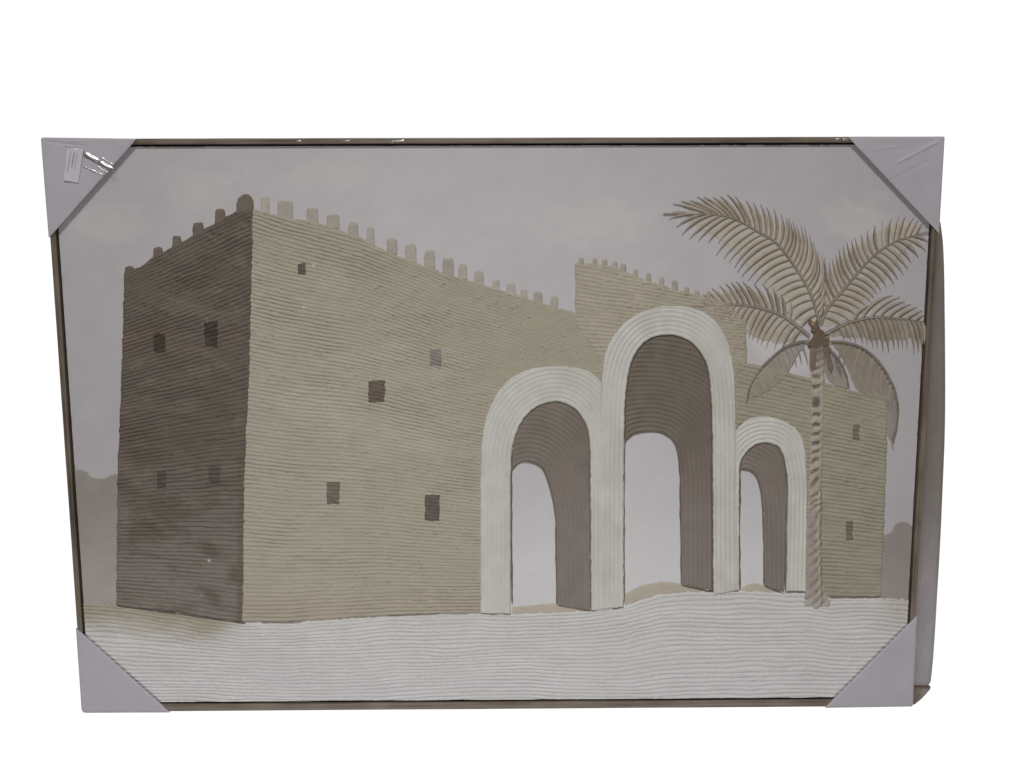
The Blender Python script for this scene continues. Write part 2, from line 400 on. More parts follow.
def lite_pig(x, y):
    b = mixc((140, 134, 121), (138, 132, 117), sst(330, 520, x - .35 * (y - 400)))
    b = mixc(b, (134, 127, 112), (1 - sst(225, 330, y)) * .6)
    b = mixc(b, (148, 141, 131), .6 * sst(.5, .8, fbm(x / 70, y / 40, 71)) * (1 - sst(420, 520, x)))
    b = mixc(b, (137, 129, 114), sst(560, 612, y) * .6)
    for sx, sy, k in ((314, 265, .9), (304, 307, .4), (346, 445, .3)): b = mixc(b, (215, 212, 206), k * np.exp(-((x - sx) ** 2 + (y - sy) ** 2) / 1.5))  # pale glints of light painted in as specks
    return b + (fbm(x / 12, y / 5, 19)[..., None] - .5) * 7
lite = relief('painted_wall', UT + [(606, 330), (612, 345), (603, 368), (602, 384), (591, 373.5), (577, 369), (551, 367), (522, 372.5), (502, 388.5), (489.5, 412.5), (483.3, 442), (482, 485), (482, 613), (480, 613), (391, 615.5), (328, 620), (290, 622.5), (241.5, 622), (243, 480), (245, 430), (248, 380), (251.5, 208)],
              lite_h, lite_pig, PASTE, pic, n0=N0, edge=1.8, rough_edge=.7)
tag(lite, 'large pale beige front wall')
tt, tb = lerp_edge([(570, 262), (760, 300)]), lerp_edge([(570, 372), (760, 372)])
tow_h0 = wall_fn(tt, tb, 26, .8, 80, base=.9, slip=.6)
def tow_h(x, y, s): return tow_h0(x, y, s) + .9 * sst(.45, .8, fbm(x / 9, y / 4.5, 33)) * sst(610, 640, x)
tow_pig = lambda x, y: mixc((143, 136, 122), (137, 130, 115), sst(590, 740, x)) + (fbm(x / 9, y / 7, 23)[..., None] - .5) * 12
tower = relief('painted_wall', [(574.5, 262.5), (600, 263), (614, 266), (644, 279), (682, 291), (713, 298), (730, 303), (746.5, 322), (747, 366), (732.5, 380), (731, 362), (727, 345), (720, 330), (710, 318), (694, 309.5), (668, 306.5), (649, 310.5), (630, 320), (614.5, 336.5), (607, 352), (604, 372), (600, 360), (575, 325)],
               tow_h, tow_pig, PASTE, pic, n0=N0, edge=1.8, rough_edge=.8)
tag(tower, 'beige tower wall behind the tallest arch')
rt, rb = lerp_edge([(735, 360), (809, 378), (890, 400)]), lerp_edge([(735, 592), (890, 598)])
right_h = wall_fn(rt, rb, 51, 1.2, 90, slip=.45)
right_pig = lambda x, y: mixc((130, 124, 109), (128, 122, 109), sst(400, 590, y)) + (fbm(x / 14, y / 8, 29)[..., None] - .5) * 11
rightw = relief('painted_wall', [(742, 361), (809, 377.5), (850, 389.5), (888, 399), (886.5, 470), (884.5, 520), (882, 597), (804.5, 597), (805.3, 480), (803, 444), (795.5, 430), (784, 422), (768, 417.5), (752, 418.5), (741, 425), (735.5, 432), (734, 392), (732, 361)],
                right_h, right_pig, PASTE, pic, n0=N0, edge=1.8, rough_edge=.7)
tag(rightw, 'beige wall behind the palm trunk')

# windows: thin patches of dark paint over the ridges
def windows(wall, hfn, rects, c, seed):
    for i, (x0, y0, x1, y1, cc) in enumerate(rects):
        sk = (y1 - y0) * .03
        relief('painted_window', [(x0, y0 + sk), (x1, y0), (x1 - .3, y1), (x0 - .2, y1 - sk)], lambda x, y, s: hfn(x, y, s) * .9 + .6,
               lambda x, y, cc=cc: np.zeros(x.shape + (3,)) + np.array(cc) + (fbm(x / 5, y / 4, seed)[..., None] - .5) * 16, PASTE, wall, n0=N0, step=.6, edge=.8, rough_edge=.8)
windows(lite, lite_h, [(297.5, 262.5, 306.5, 275, (84, 75, 66)), (368, 379, 386, 403, (88, 79, 70)), (429.5, 348, 442.5, 366.5, (116, 109, 104)), (326.5, 480, 340.5, 505, (95, 87, 78)), (424.5, 493, 440.5, 521.5, (84, 75, 67))], None, 3)
windows(dark, dark_h, [(154, 333, 167, 353, (58, 50, 43)), (204.5, 320, 219.5, 347.5, (58, 50, 43)), (157, 469, 168, 489, (72, 64, 59)), (209, 465, 222, 485, (76, 68, 63))], None, 4)
windows(rightw, right_h, [(852, 423, 860, 441, (104, 95, 85)), (845, 519.5, 853, 541, (98, 90, 80))], None, 6)

# merlons along the wall tops
def merlons(wall, rects, c, top, seed):
    rnd = random.Random(seed)
    for x0, y0, x1, y1 in rects:
        j = lambda: rnd.uniform(-.8, .8)
        r = min(2.2, (x1 - x0) * .22) if x1 - x0 < 17 else 6.0
        y1 += .22 * (x1 - x0) if wall is not dark else 0
        poly = chaikin([(x0, y1 + 2.5), (x0 + j() * .5, y0 + r), (x0 + r, y0 + j() * .6), ((x0 + x1) / 2, y0 + j() * .5), (x1 - r, y0 + j() * .6), (x1 + j() * .5, y0 + r), (x1, y1 + 2.5)], 2)
        cc = np.array(c) + rnd.uniform(-5, 5)
        relief('merlon', poly, lambda x, y, s: top + .8 * fbm(x / 3.5, y / 3, seed), lambda x, y, cc=cc: np.zeros(x.shape + (3,)) + cc + (fbm(x / 4, y / 3, seed + 1)[..., None] - .5) * 12,
               PASTE, wall, n0=N0, step=.6, edge=1.7, rough_edge=.5)
merlons(dark, [(124.5, 266, 135, 272), (153, 247, 163, 257), (172, 235.5, 182, 247), (192.5, 222, 204, 235.5), (215, 208.5, 226, 222), (236, 194, 254.5, 211)], (90, 82, 73), 1.4, 3)
merlons(lite, [(260, 195.5, 270, 209), (277.5, 200, 293.5, 215), (306, 207.5, 319, 221), (326.5, 214, 340, 224), (348, 222, 359, 233), (366, 226.5, 375, 241), (386.5, 237.5, 397.5, 250.5), (404.5, 244, 417, 258),
               (424, 250.5, 435.5, 265), (442, 257.5, 454, 272), (458, 263.5, 468, 276), (474, 270, 484, 282), (492, 279, 500, 288), (506, 282.5, 516, 294), (520, 289, 528, 297), (533, 291.5, 543, 301), (550, 295.5, 558, 306)], (142, 136, 127), .9, 5)
merlons(tower, [(577.5, 257.5, 584.5, 264), (592, 257.5, 597.5, 264), (601, 259, 607.5, 266), (612, 261, 618, 267), (620, 263, 626.5, 270), (633, 268.5, 638.5, 276), (645.5, 273, 651.5, 281), (658, 277, 664.5, 286), (671.5, 280, 678.5, 289), (683.5, 286.5, 689, 293), (694, 290, 700, 296), (705, 292, 711.5, 299)], (140, 133, 122), 1.2, 9)

# ---- arches
IN1 = [(511, 640), (511, 485)] + chaikin([(511.5, 470), (512, 450), (517, 430), (529, 411), (549, 401), (568, 403), (582, 416), (588.5, 432), (590, 450), (590, 485)]) + [(591, 640)]
OUT1 = [(480, 613.5), (480, 485)] + chaikin([(480.5, 470), (481, 440), (487, 411), (500, 386), (521, 370), (551, 364.5), (577, 366.5), (592, 371), (602, 382)]) + [(602, 609.5), (560, 614)]
IN2 = [(624, 640), (624, 485)] + chaikin([(624.5, 440), (625, 402), (628.5, 371), (635, 353), (648, 338.5), (668, 334), (687, 338.5), (701, 352.5), (708, 369), (711, 400), (712, 442)]) + [(713, 640)]
OUT2 = [(600, 609.5), (600, 440)] + chaikin([(601, 400), (602, 366), (605, 351), (612.5, 335), (628, 318), (648, 308), (668, 304), (694, 307), (711, 315), (722, 328), (729, 343), (733, 361), (735, 392), (736, 430)]) + [(737, 590.5), (680, 600), (624, 606.5)]
IN3 = [(739.5, 640), (739.4, 485)] + chaikin([(739.5, 475), (740, 463), (746, 451.5), (758, 442.8), (773.6, 443), (782.5, 452), (786.5, 473), (787.6, 490)]) + [(785, 640)]
OUT3 = [(735.5, 590.5), (735, 445)] + chaikin([(735, 436), (739, 424.5), (751, 416.5), (768, 415.5), (784, 420), (797, 428), (804.5, 442), (807, 470), (807, 500)]) + [(806, 591.5)]
def arch(outer, inner, per, seed, top):
    def h(x, y, s):
        d = -inside_sdf(inner, x, y) + .7 * (fbm(x / 30, y / 30, seed) - .5)
        a = .35 + .75 * vn(x / 30, y / 24, seed + 2)
        return top + ridge(d / per, 1.45) * a + .25 * fbm(x / 5, y / 6, seed + 1)
    pig = lambda x, y: mixc((166, 164, 158), (159, 157, 150), sst(.35, .7, fbm(x / 26, y / 40, seed))) + (fbm(x / 7, y / 12, seed + 3)[..., None] - .5) * 7
    return relief('painted_arch', outer, h, pig, PASTE, pic, holes=[inner], n0=N0, step=.65, edge=1.0, rough_edge=.45)
a2 = arch(OUT2, IN2, 4.5, 120, 2.9); tag(a2, 'tallest white ribbed arch in the middle')
a1 = arch(OUT1, IN1, 4.5, 110, 2.3); tag(a1, 'wide white ribbed arch on the left')
a3 = arch(OUT3, IN3, 4.1, 130, 2.2); tag(a3, 'smallest white ribbed arch on the right')

OP1 = [(505, 606), (511.7, 604), (511.7, 490)] + chaikin([(511.8, 480), (513, 467), (525, 460.5), (539, 464), (547, 475), (553, 500), (555.5, 520)]) + [(556.5, 606), (556, 640), (505, 640)]
OP2 = [(618, 606), (624.5, 590), (624.5, 490)] + chaikin([(624.5, 460), (625, 445), (630, 435.5), (641, 431.8), (661, 432.5), (673.5, 439.5), (678.5, 455), (680, 490)]) + [(680.5, 584), (681, 640), (618, 640)]
OP3 = [(734, 590), (739.5, 585), (739.5, 480)] + chaikin([(739.5, 474), (742, 468.5), (751, 470.5), (758, 478.5), (761, 492), (763, 515)]) + [(763.8, 585), (764, 640), (734, 640)]
def reveal(inner, op, bottom, parent, seed, c1, c2):
    poly = [p for p in inner if p[1] < 600] ; poly = poly + bottom
    def h(x, y, s):
        d = -inside_sdf(op, x, y)
        return .4 + ridge(d / 4.6 + .5 * (fbm(x / 24, y / 24, seed) - .5), .95) * (.5 + .9 * vn(x / 22, y / 30, seed + 1)) * (1.5 - .5 * sst(440, 520, y)) + .25 * fbm(x / 4, y / 5, seed)
    pig = lambda x, y: mixc(c1, c2, sst(380, 560, y)) + (fbm(x / 10, y / 16, seed + 5)[..., None] - .5) * 10
    return relief('painted_reveal', poly, h, pig, PASTE, parent, holes=[op], n0=N0, step=.65, edge=1.4, rough_edge=.4)
reveal(IN1, OP1, [(590.5, 610.5), (557, 605.5), (540, 640), (511, 620)], a1, 140, (101, 93, 84), (109, 101, 95))
reveal(IN2, OP2, [(712.5, 591), (681, 585), (660, 640), (624, 620)], a2, 150, (94, 86, 76), (107, 99, 93))
reveal(IN3, OP3, [(784.5, 593), (764, 586), (755, 640), (739.5, 620)], a3, 160, (104, 96, 86), (105, 97, 91))
# tan ground seen through the openings
gp = lambda x, y: np.zeros(x.shape + (3,)) + np.array((150, 143, 130)) + (fbm(x / 9, y / 4, 7)[..., None] - .5) * 10
gh = lambda x, y, s: .5 + .4 * fbm(x / 6, y / 3, 9)
for par, pl in ((a1, [(512, 607), (530, 605), (556, 603), (575, 606), (591, 610.5), (592, 613), (511, 615)]), (a2, [(624.5, 594), (640, 586), (655, 582), (668, 581), (680.5, 583), (700, 588), (712, 591.5), (683, 593), (655, 596), (625, 606)]),
                (a3, [(740, 588), (747, 584.5), (754, 583), (764, 585.5), (784, 593), (770, 594), (740, 592)])):
    relief('painted_ground', pl, gh, gp, PASTE, par, n0=N0 + .0002, step=.65, edge=2.0, rough_edge=.6)
# dark drawn outlines
def line(pts, w, c, base, hh=.5, k=2, wob=.35):
    p = np.array(chaikin(pts, k)); n = max(8, int(np.sum(np.linalg.norm(np.diff(p, axis=0), axis=1)) / 2))
    s = np.r_[0, np.cumsum(np.linalg.norm(np.diff(p, axis=0), axis=1))]; u = np.linspace(0, s[-1], n)
    q = np.stack([np.interp(u, s, p[:, 0]), np.interp(u, s, p[:, 1])], -1)
    q[:, 0] += wob * 2 * (vn(u / 9, u * 0, 7) - .5)
    ph = random.random() * 50
    return (q, lambda t: w * (.6 + .8 * vn(t * n / 7 + ph, t * 0, 2)) * np.minimum(1, np.minimum(t, 1 - t) * n * .35 + .25), hh, base,
            lambda t, pr, x, y: np.zeros(t.shape + (3,)) + np.array(c) + (vn(x / 5, y / 5, 3)[..., None] - .5) * 14)
def inner_line(inner, w, base, c=(80, 71, 63)): return line([p for p in inner if p[1] < 602], w, c, base, k=0)
strokes('outline', [line([(512, 604), (511.2, 485), (512.5, 450)], 1.6, (86, 77, 70), 1.0), line([p for p in IN1 if p[1] < 452], 2.6, (94, 85, 77), .9, k=0), line([(590, 445), (590.3, 520), (590.6, 609)], 1.5, (92, 84, 76), 1.0),
                    line([(512.5, 470), (518, 463), (526, 461), (539, 465), (547, 476), (553.5, 501), (556, 520), (556.5, 604)], 1.4, (98, 89, 82), .9), line([(557, 605), (575, 608), (591, 611), (600, 611), (624, 607)], 1.6, (95, 86, 78), 1.0), line([(480, 613.5), (496, 614.5), (511, 614)], 1.5, (118, 110, 102), 1.0)], PASTE, a1, N0)
strokes('outline', [line([p for p in IN2 if 335 < p[1] < 452], 3.0, (78, 69, 61), 1.0, k=0), line([p for p in IN2 if p[1] < 372], 2.4, (78, 69, 61), 1.2, k=0), line([(624.5, 440), (624, 500), (623.8, 604)], 1.6, (96, 88, 80), 1.0), line([(711.5, 440), (712.3, 520), (712.6, 591)], 2.2, (78, 70, 62), 1.0),
                    line([(627, 440), (634, 433.5), (650, 431), (663, 433), (674, 440), (679, 455), (680.5, 490), (681, 584)], 1.5, (92, 83, 76), .9), line([(681, 585), (697, 588.5), (712, 592), (725, 591.5), (739, 591)], 2.0, (86, 77, 69), 1.1)], PASTE, a2, N0)
strokes('outline', [line([(739.6, 590), (739.3, 520), (739.6, 475)], 1.8, (84, 75, 68), 1.1), line([p for p in IN3 if p[1] < 490], 2.4, (88, 79, 70), 1.1, k=0), line([(787, 480), (786, 540), (785, 592)], 1.6, (92, 84, 76), 1.0),
                    line([(740, 470), (749, 469.5), (757, 477), (761, 491), (763.5, 520), (764, 585)], 1.4, (94, 86, 79), .9), line([(764, 586), (775, 590.5), (785, 594)], 1.5, (92, 84, 76), 1.0), line([(785, 592), (806, 592)], 1.4, (112, 104, 96), 1.0)], PASTE, a3, N0)
strokes('outline', [line([(117, 605.5), (150, 609.8), (200, 617), (246, 623)], 2.0, (86, 78, 71), 1.5)], PASTE, dark, N0)
strokes('outline', [line([(262, 622.5), (275, 622), (300, 622.5)], 1.2, (122, 113, 102), 1.0)], PASTE, lite, N0)
strokes('outline', [line([(385, 616), (420, 614), (440, 613.2)], 1.3, (120, 112, 102), 1.0)], PASTE, lite, N0)
strokes('outline', [line([(828, 597.5), (850, 597.5), (881, 597)], 1.5, (104, 97, 90), 1.0)], PASTE, rightw, N0)

# ---- palm
palm = empty('painted_palm', (0, 0, 0), pic)
tag(palm, 'tan relief palm tree at the right')
N_P = N0 + .0004
def trunk_ax(x, y):
    c = np.interp(y, (340, 430, 480, 530, 607), (817.5, 817, 815.5, 814.5, 816)); w = np.interp(y, (340, 430, 575, 600), (6.5, 6.5, 8, 12))
    ph = (y + (.15 + .8 * sst(440, 500, y)) * (x - c) + 9 * (vn(y / 17, y * 0, 3) - .5) + 3 * (vn(x / 5, y / 9, 14) - .5)) / 10.0
    return c, w, ph
def trunk_h(x, y, s):
    c, w, ph = trunk_ax(x, y)
    return 1.5 * np.sqrt(np.clip(1 - ((x - c) / (w + 1)) ** 2, .05, 1)) + 1.5 * (ridge(ph, 1) ** 1.3) * (.15 + 1.1 * vn(x / 5, y / 11, 4)) + 1.1 * fbm(x / 3.2, y / 4, 8)
def trunk_pig(x, y):
    c, w, ph = trunk_ax(x, y); cc = ph - np.floor(ph)
    b = mixc((143, 135, 124), (90, 81, 73), sst(.2, .42, np.abs(cc - .5)) * (1 - sst(2.5, 5.5, np.abs(x - c + 1.5))) * (1 - .3 * sst(450, 520, y)) * (.8 + .5 * vn(x / 6, y / 8, 44)).clip(0, 1))
    b = mixc(b, (106, 97, 87), (1 - sst(350, 372, y)) * .85)
    b = mixc(b, (126, 118, 111), sst(480, 520, y) * .7 * (1 - sst(-2, 3, x - c)))
    b = mixc(b, (108, 98, 86), (1 - sst(.6, 1.9, np.abs(x - c - 5.5))) * sst(420, 500, y) * .8)
    b = mixc(b, (150, 144, 137), sst(594, 608, y) * .7)
    return b + (fbm(x / 4, y / 4, 12)[..., None] - .5) * 18
relief('trunk', [(810, 343), (810.5, 380), (810, 430), (807.5, 480), (806, 530), (806, 575), (804, 594), (801, 602), (804, 607), (810, 605.5), (816, 609), (823, 607), (830, 608.5), (831, 602), (827, 595), (823.5, 580), (822.6, 530), (823, 480), (823.6, 430), (824.6, 380), (825, 343)],
       trunk_h, trunk_pig, PASTE, palm, n0=N_P + .0003, step=.6, edge=2.0, rough_edge=1.0)

def bez(p0, p1, p2, n=12):
    t = np.linspace(0, 1, n)[:, None]; return (1 - t) ** 2 * p0 + 2 * t * (1 - t) * p1 + t * t * p2
def along(P, n_or_t):
    P = np.asarray(P, float); s = np.r_[0, np.cumsum(np.linalg.norm(np.diff(P, axis=0), axis=1))]; u = np.asarray(n_or_t) * s[-1]
    return np.stack([np.interp(u, s, P[:, 0]), np.interp(u, s, P[:, 1])], -1)
LEAF, LEAF_D, LEAF_L = (138, 129, 116), (94, 84, 73), (152, 144, 131)
def frond(rachis, sides, label, wash=None, width=3.6, seed=1):
    """sides: (tips polyline, t0, t1, count, bow0, bow1)"""
    rnd = random.Random(seed); C = []
    rc = np.array(chaikin(rachis, 2))
    for tips, t0, t1, n, b0, b1 in sides:
        tp = np.asarray(tips, float)
        for i in range(n):
            u = i / (n - 1); base = along(rc, np.array([t0 + (t1 - t0) * u]))[0]
            # the tips were read one by one off the photograph: walk their list evenly
            k = u * (len(tp) - 1); a = int(min(k, len(tp) - 2)); tip = tp[a] + (tp[a + 1] - tp[a]) * (k - a)
            tip = tip + np.array([rnd.uniform(-.8, .8), rnd.uniform(-.8, .8)])
            d = tip - base; bow = b0 + (b1 - b0) * u + rnd.uniform(-.04, .04)
            ctrl = base + d * .45 + np.array([-d[1], d[0]]) * bow
            tone = rnd.uniform(-9, 7); w = width * rnd.uniform(.85, 1.15)
            sgn = 1 if (tip - base)[0] > 0 else -1
            def cf(t, pr, x, y, tone=tone, sgn=sgn):
                return mixc(LEAF, LEAF_D, sst(-.5, .9, pr * sgn) * .8) + tone + (vn(x / 3, y / 3, 5)[..., None] - .5) * 12
            C.append((bez(base, ctrl, tip), lambda t, w=w: w * (.55 + .75 * np.sin(np.pi * np.clip(t * .9 + .12, 0, 1))) * (1 - .72 * sst(.6, 1, t)), rnd.uniform(.9, 1.5), rnd.uniform(.3, .6), cf))
    o = strokes('frond', C, PASTE, palm, N_P)
    tag(o, label)
    r = along(rc, np.linspace(0, 1, 50))
    strokes('rachis', [(r, lambda t: 3.2 * (1 - .8 * t), 1.5, 1.2, lambda t, pr, x, y: mixc((146, 137, 124), (104, 95, 83), sst(.0, .6, np.abs(pr))) + (vn(x / 4, y / 4, 5)[..., None] - .5) * 14)], PASTE, o, N_P)
    if wash:
        relief('wash', chaikin(wash[0] + wash[0][:1], 2), lambda x, y, s: .25 + .35 * fbm(x / 4, y / 4, 5), lambda x, y: mixc(wash[1], sky_pig(x, y), .1 + .45 * sst(.45, .7, fbm(x / 8, y / 8, seed + 5))) + (fbm(x / 5, y / 5, seed)[..., None] - .5) * 10,
               PASTE, o, n0=N0 + .0002, step=.8, edge=3, rough_edge=2.0)
    return o
A_R = [(819, 322), (812, 296), (803, 279), (791, 261), (776, 241), (758.5, 232), (742, 222), (730, 217), (719, 214.5), (693, 214), (663, 214)]
frond(A_R, [([(822, 302), (823, 280), (823, 256), (815, 250), (812, 240), (804, 227), (798, 225), (790, 220), (784.5, 217), (771.5, 208.5), (760.5, 205), (746, 201.5), (728, 194), (717, 198), (701, 196), (688, 200), (674, 203.5)], .02, .78, 30, .30, .08),
            ([(800, 330), (790, 322), (785, 312), (780, 302), (777, 296), (769, 290), (763, 286), (754.4, 284), (747.6, 279.4), (738.7, 275), (737, 268.5), (730.5, 265), (725, 259.5), (715.4, 255.4), (718, 243), (705, 242.5), (695.6, 240), (684, 237.7), (679, 229.5), (670, 220.5), (663, 215)], .04, .87, 24, .24, .14)],
      'largest frond arching up to the left', ([(819, 326), (800, 322), (784, 309), (765, 287), (745, 262), (722, 240), (690, 222), (690, 208), (725, 203), (760, 214), (790, 228), (812, 255), (821, 285)], (152, 145, 133)), 3.3, 3)
B_R = [(821, 324), (825, 312), (832, 302), (841, 292.6), (854.7, 276), (871, 257), (887.5, 244.7), (904, 237.8), (929, 232)]
frond(B_R, [([(820, 290), (822.6, 256), (830, 262), (834, 258), (840, 249), (845, 244.7), (852, 240), (859, 236), (870, 229.6), (882, 221.4), (894, 218), (905, 216.6), (916, 218.7), (923, 224)], .12, .90, 21, -.10, -.14),
            ([(842, 327), (852, 320), (861.6, 314), (865.7, 306), (871, 301), (875, 295), (880.7, 291), (887.5, 287), (896, 283.7), (901, 275.5), (908, 269), (913, 261), (924.5, 254), (927, 242)], .05, .88, 18, -.24, -.16)],
      'frond arching up to the right', ([(822, 326), (822, 300), (826, 275), (840, 255), (860, 240), (890, 224), (915, 222), (924, 232), (905, 250), (890, 272), (872, 296), (860, 316), (838, 326)], (147, 139, 127)), 3.3, 5)
C_R = [(825, 334), (835, 329), (845, 323.5), (861.6, 319), (878, 316.7), (896, 318), (917, 320.8), (925, 323)]
frond(C_R, [([(872, 305), (896, 294.5), (902, 299), (908, 303), (916, 306), (921, 310), (925, 314)], .30, .9, 8, -.26, -.12),
            ([(845, 339), (853, 341), (862, 344), (870, 346), (875, 347.5), (885, 354), (892, 350), (900, 350), (905, 347.5), (915, 355), (920, 350), (924, 345)], .16, .97, 17, -.10, -.14)],
      'low frond reaching to the right rail', ([(828, 336), (840, 324), (860, 318), (900, 320), (921, 326), (920, 340), (890, 340), (868, 340), (850, 338)], (116, 107, 94)), 3.4, 7)
D_R = [(809, 336), (798, 327), (788.5, 319.5), (778, 313.5), (766.6, 309.7), (751.6, 305.8), (731, 304), (713, 305), (698, 306.5), (690, 306)]
frond(D_R, [([(790, 300), (776, 290), (762, 285), (749, 286), (741, 282), (732.4, 282.3), (723, 285), (712.6, 288), (706.4, 293), (698, 298)], .2, .85, 15, .16, .1),
            ([(790, 350), (778, 351), (767, 348.7), (760, 344.5), (753, 341), (747.5, 337), (738, 333), (730, 329), (721.5, 325), (717, 316), (712, 312), (700, 309)], .08, .9, 17, .2, .14)],
      'frond reaching left over the tallest arch', ([(805, 336), (780, 345), (755, 338), (728, 322), (706, 308), (716, 291), (745, 289), (772, 300), (790, 315)], (142, 134, 122)), 3.3, 9)
# hanging dry fronds
def hang(poly, c1, c2, y0, y1, label, seed, spine, fall=None):
    o = relief('frond', chaikin(poly + poly[:1], 2), lambda x, y, s: .3 + .5 * fbm((x - .5 * (y - 370)) / 3.5, y / 14, seed) + .3 * fbm(x / 3, y / 3, seed + 2) + 1.5 * sst(-2, 1, y - rt(x)) * (1 - sst(886, 889, x)), lambda x, y: mixc(c1, c2, sst(y0, y1, y)) + (fbm((x - .5 * (y - 370)) / 4, y / 15, seed + 4)[..., None] - .5) * 20, PASTE, palm, n0=N_P, step=.7, edge=2, rough_edge=.8)
    tag(o, label)
    strokes('rachis', [line(spine, 2.0, (100, 92, 81), 2.0, .8)], PASTE, o, N_P)
    if fall:
        rnd = random.Random(seed); C = []; n, dx, dy, t0, t1 = fall
        for i in range(n):
            u = i / (n - 1); b = along(spine, np.array([t0 + (t1 - t0) * u]))[0]; k = rnd.uniform(.7, 1.15) * (1 - .35 * u)
            tip = b + np.array([dx * k * (1 - .5 * u), dy * k]); tone = rnd.uniform(-8, 10)
            C.append((bez(b, b + (tip - b) * .4 + np.array([dx * .35, 0]), tip), lambda t: 2.8 * (1 - .7 * t), rnd.uniform(.7, 1.1), .7,
                      lambda t, pr, x, y, tone=tone: mixc(np.array(c2) + 6, np.array(c1) - 14, sst(-.4, .9, pr)) + tone + (vn(x / 3, y / 3, 5)[..., None] - .5) * 12))
        strokes('leaflets', C, PASTE, o, N_P)
hang([(808, 343), (795, 344), (782, 348), (768, 361), (756, 374), (749, 389), (747, 402), (756, 398), (768, 392), (781, 384), (792, 368), (800, 352)], (130, 122, 117), (124, 117, 104), 355, 378, 'drooping frond left of the trunk', 61, [(811, 341), (797, 342.5), (784, 347), (767, 362), (756, 375), (749, 388), (746, 404)], (15, 9, 24, .12, .9))
hang([(830, 342), (845, 342), (860, 347), (873, 356), (882, 368), (889, 380), (895, 394), (897.5, 410), (896.5, 428), (891, 443), (887, 436), (887, 415), (884, 401), (872, 399), (860, 394), (852, 382), (846, 366), (840, 354)], (119, 110, 98), (127, 119, 112), 345, 430, 'drooping frond at the far right', 63, [(824, 342), (842, 342), (860, 346.5), (874, 357), (883, 368), (891, 382), (896, 396), (898, 412), (896, 430), (891, 443)], (22, -8, 30, .14, .92))
hang([(823, 349), (832, 352), (841, 364), (848, 377), (850, 389), (840, 388), (830, 383), (824, 372)], (124, 116, 110), (128, 120, 112), 350, 385, 'short drooping frond beside the trunk', 65, [(825, 347), (835, 355), (844, 370), (849, 388)], (9, -4, 18, .1, .8))
strokes('crown_fibre', [line([(816, 338), (813, 350), (812.5, 372)], 6, (100, 88, 78), 1.8, 1.6), line([(821, 336), (826, 348), (831, 372)], 5.5, (98, 86, 76), 1.6, 1.5), line([(819, 354), (819.5, 362), (818, 380)], 3.4, (128, 117, 106), 1.6, 1.2), line([(826, 344), (834, 356), (841, 376)], 2.4, (104, 95, 88), 1.2, 1.0)], PASTE, palm, N_P)
relief('crown', chaikin([(808, 322), (811, 319), (813, 322), (816, 320), (818, 327), (820, 332), (823, 330), (824, 335), (828, 333.5), (829, 341), (826, 348), (822, 346), (818, 352), (813, 347), (809, 350), (808, 344), (812, 341), (810.5, 337), (814, 334), (811, 328), (808, 322)], 1),
       lambda x, y, s: 2.6 + 1.4 * fbm(x / 3, y / 3, 5), lambda x, y: mixc((88, 75, 63), (124, 105, 76), sst(.5, .62, fbm(x / 4, y / 4, 9)) * (1 - sst(1, 4.5, np.minimum(np.hypot(x - 811.5, y - 323), np.hypot(x - 827, y - 336))))), PASTE, palm, n0=N_P, step=.5, edge=1.5, rough_edge=2.2)

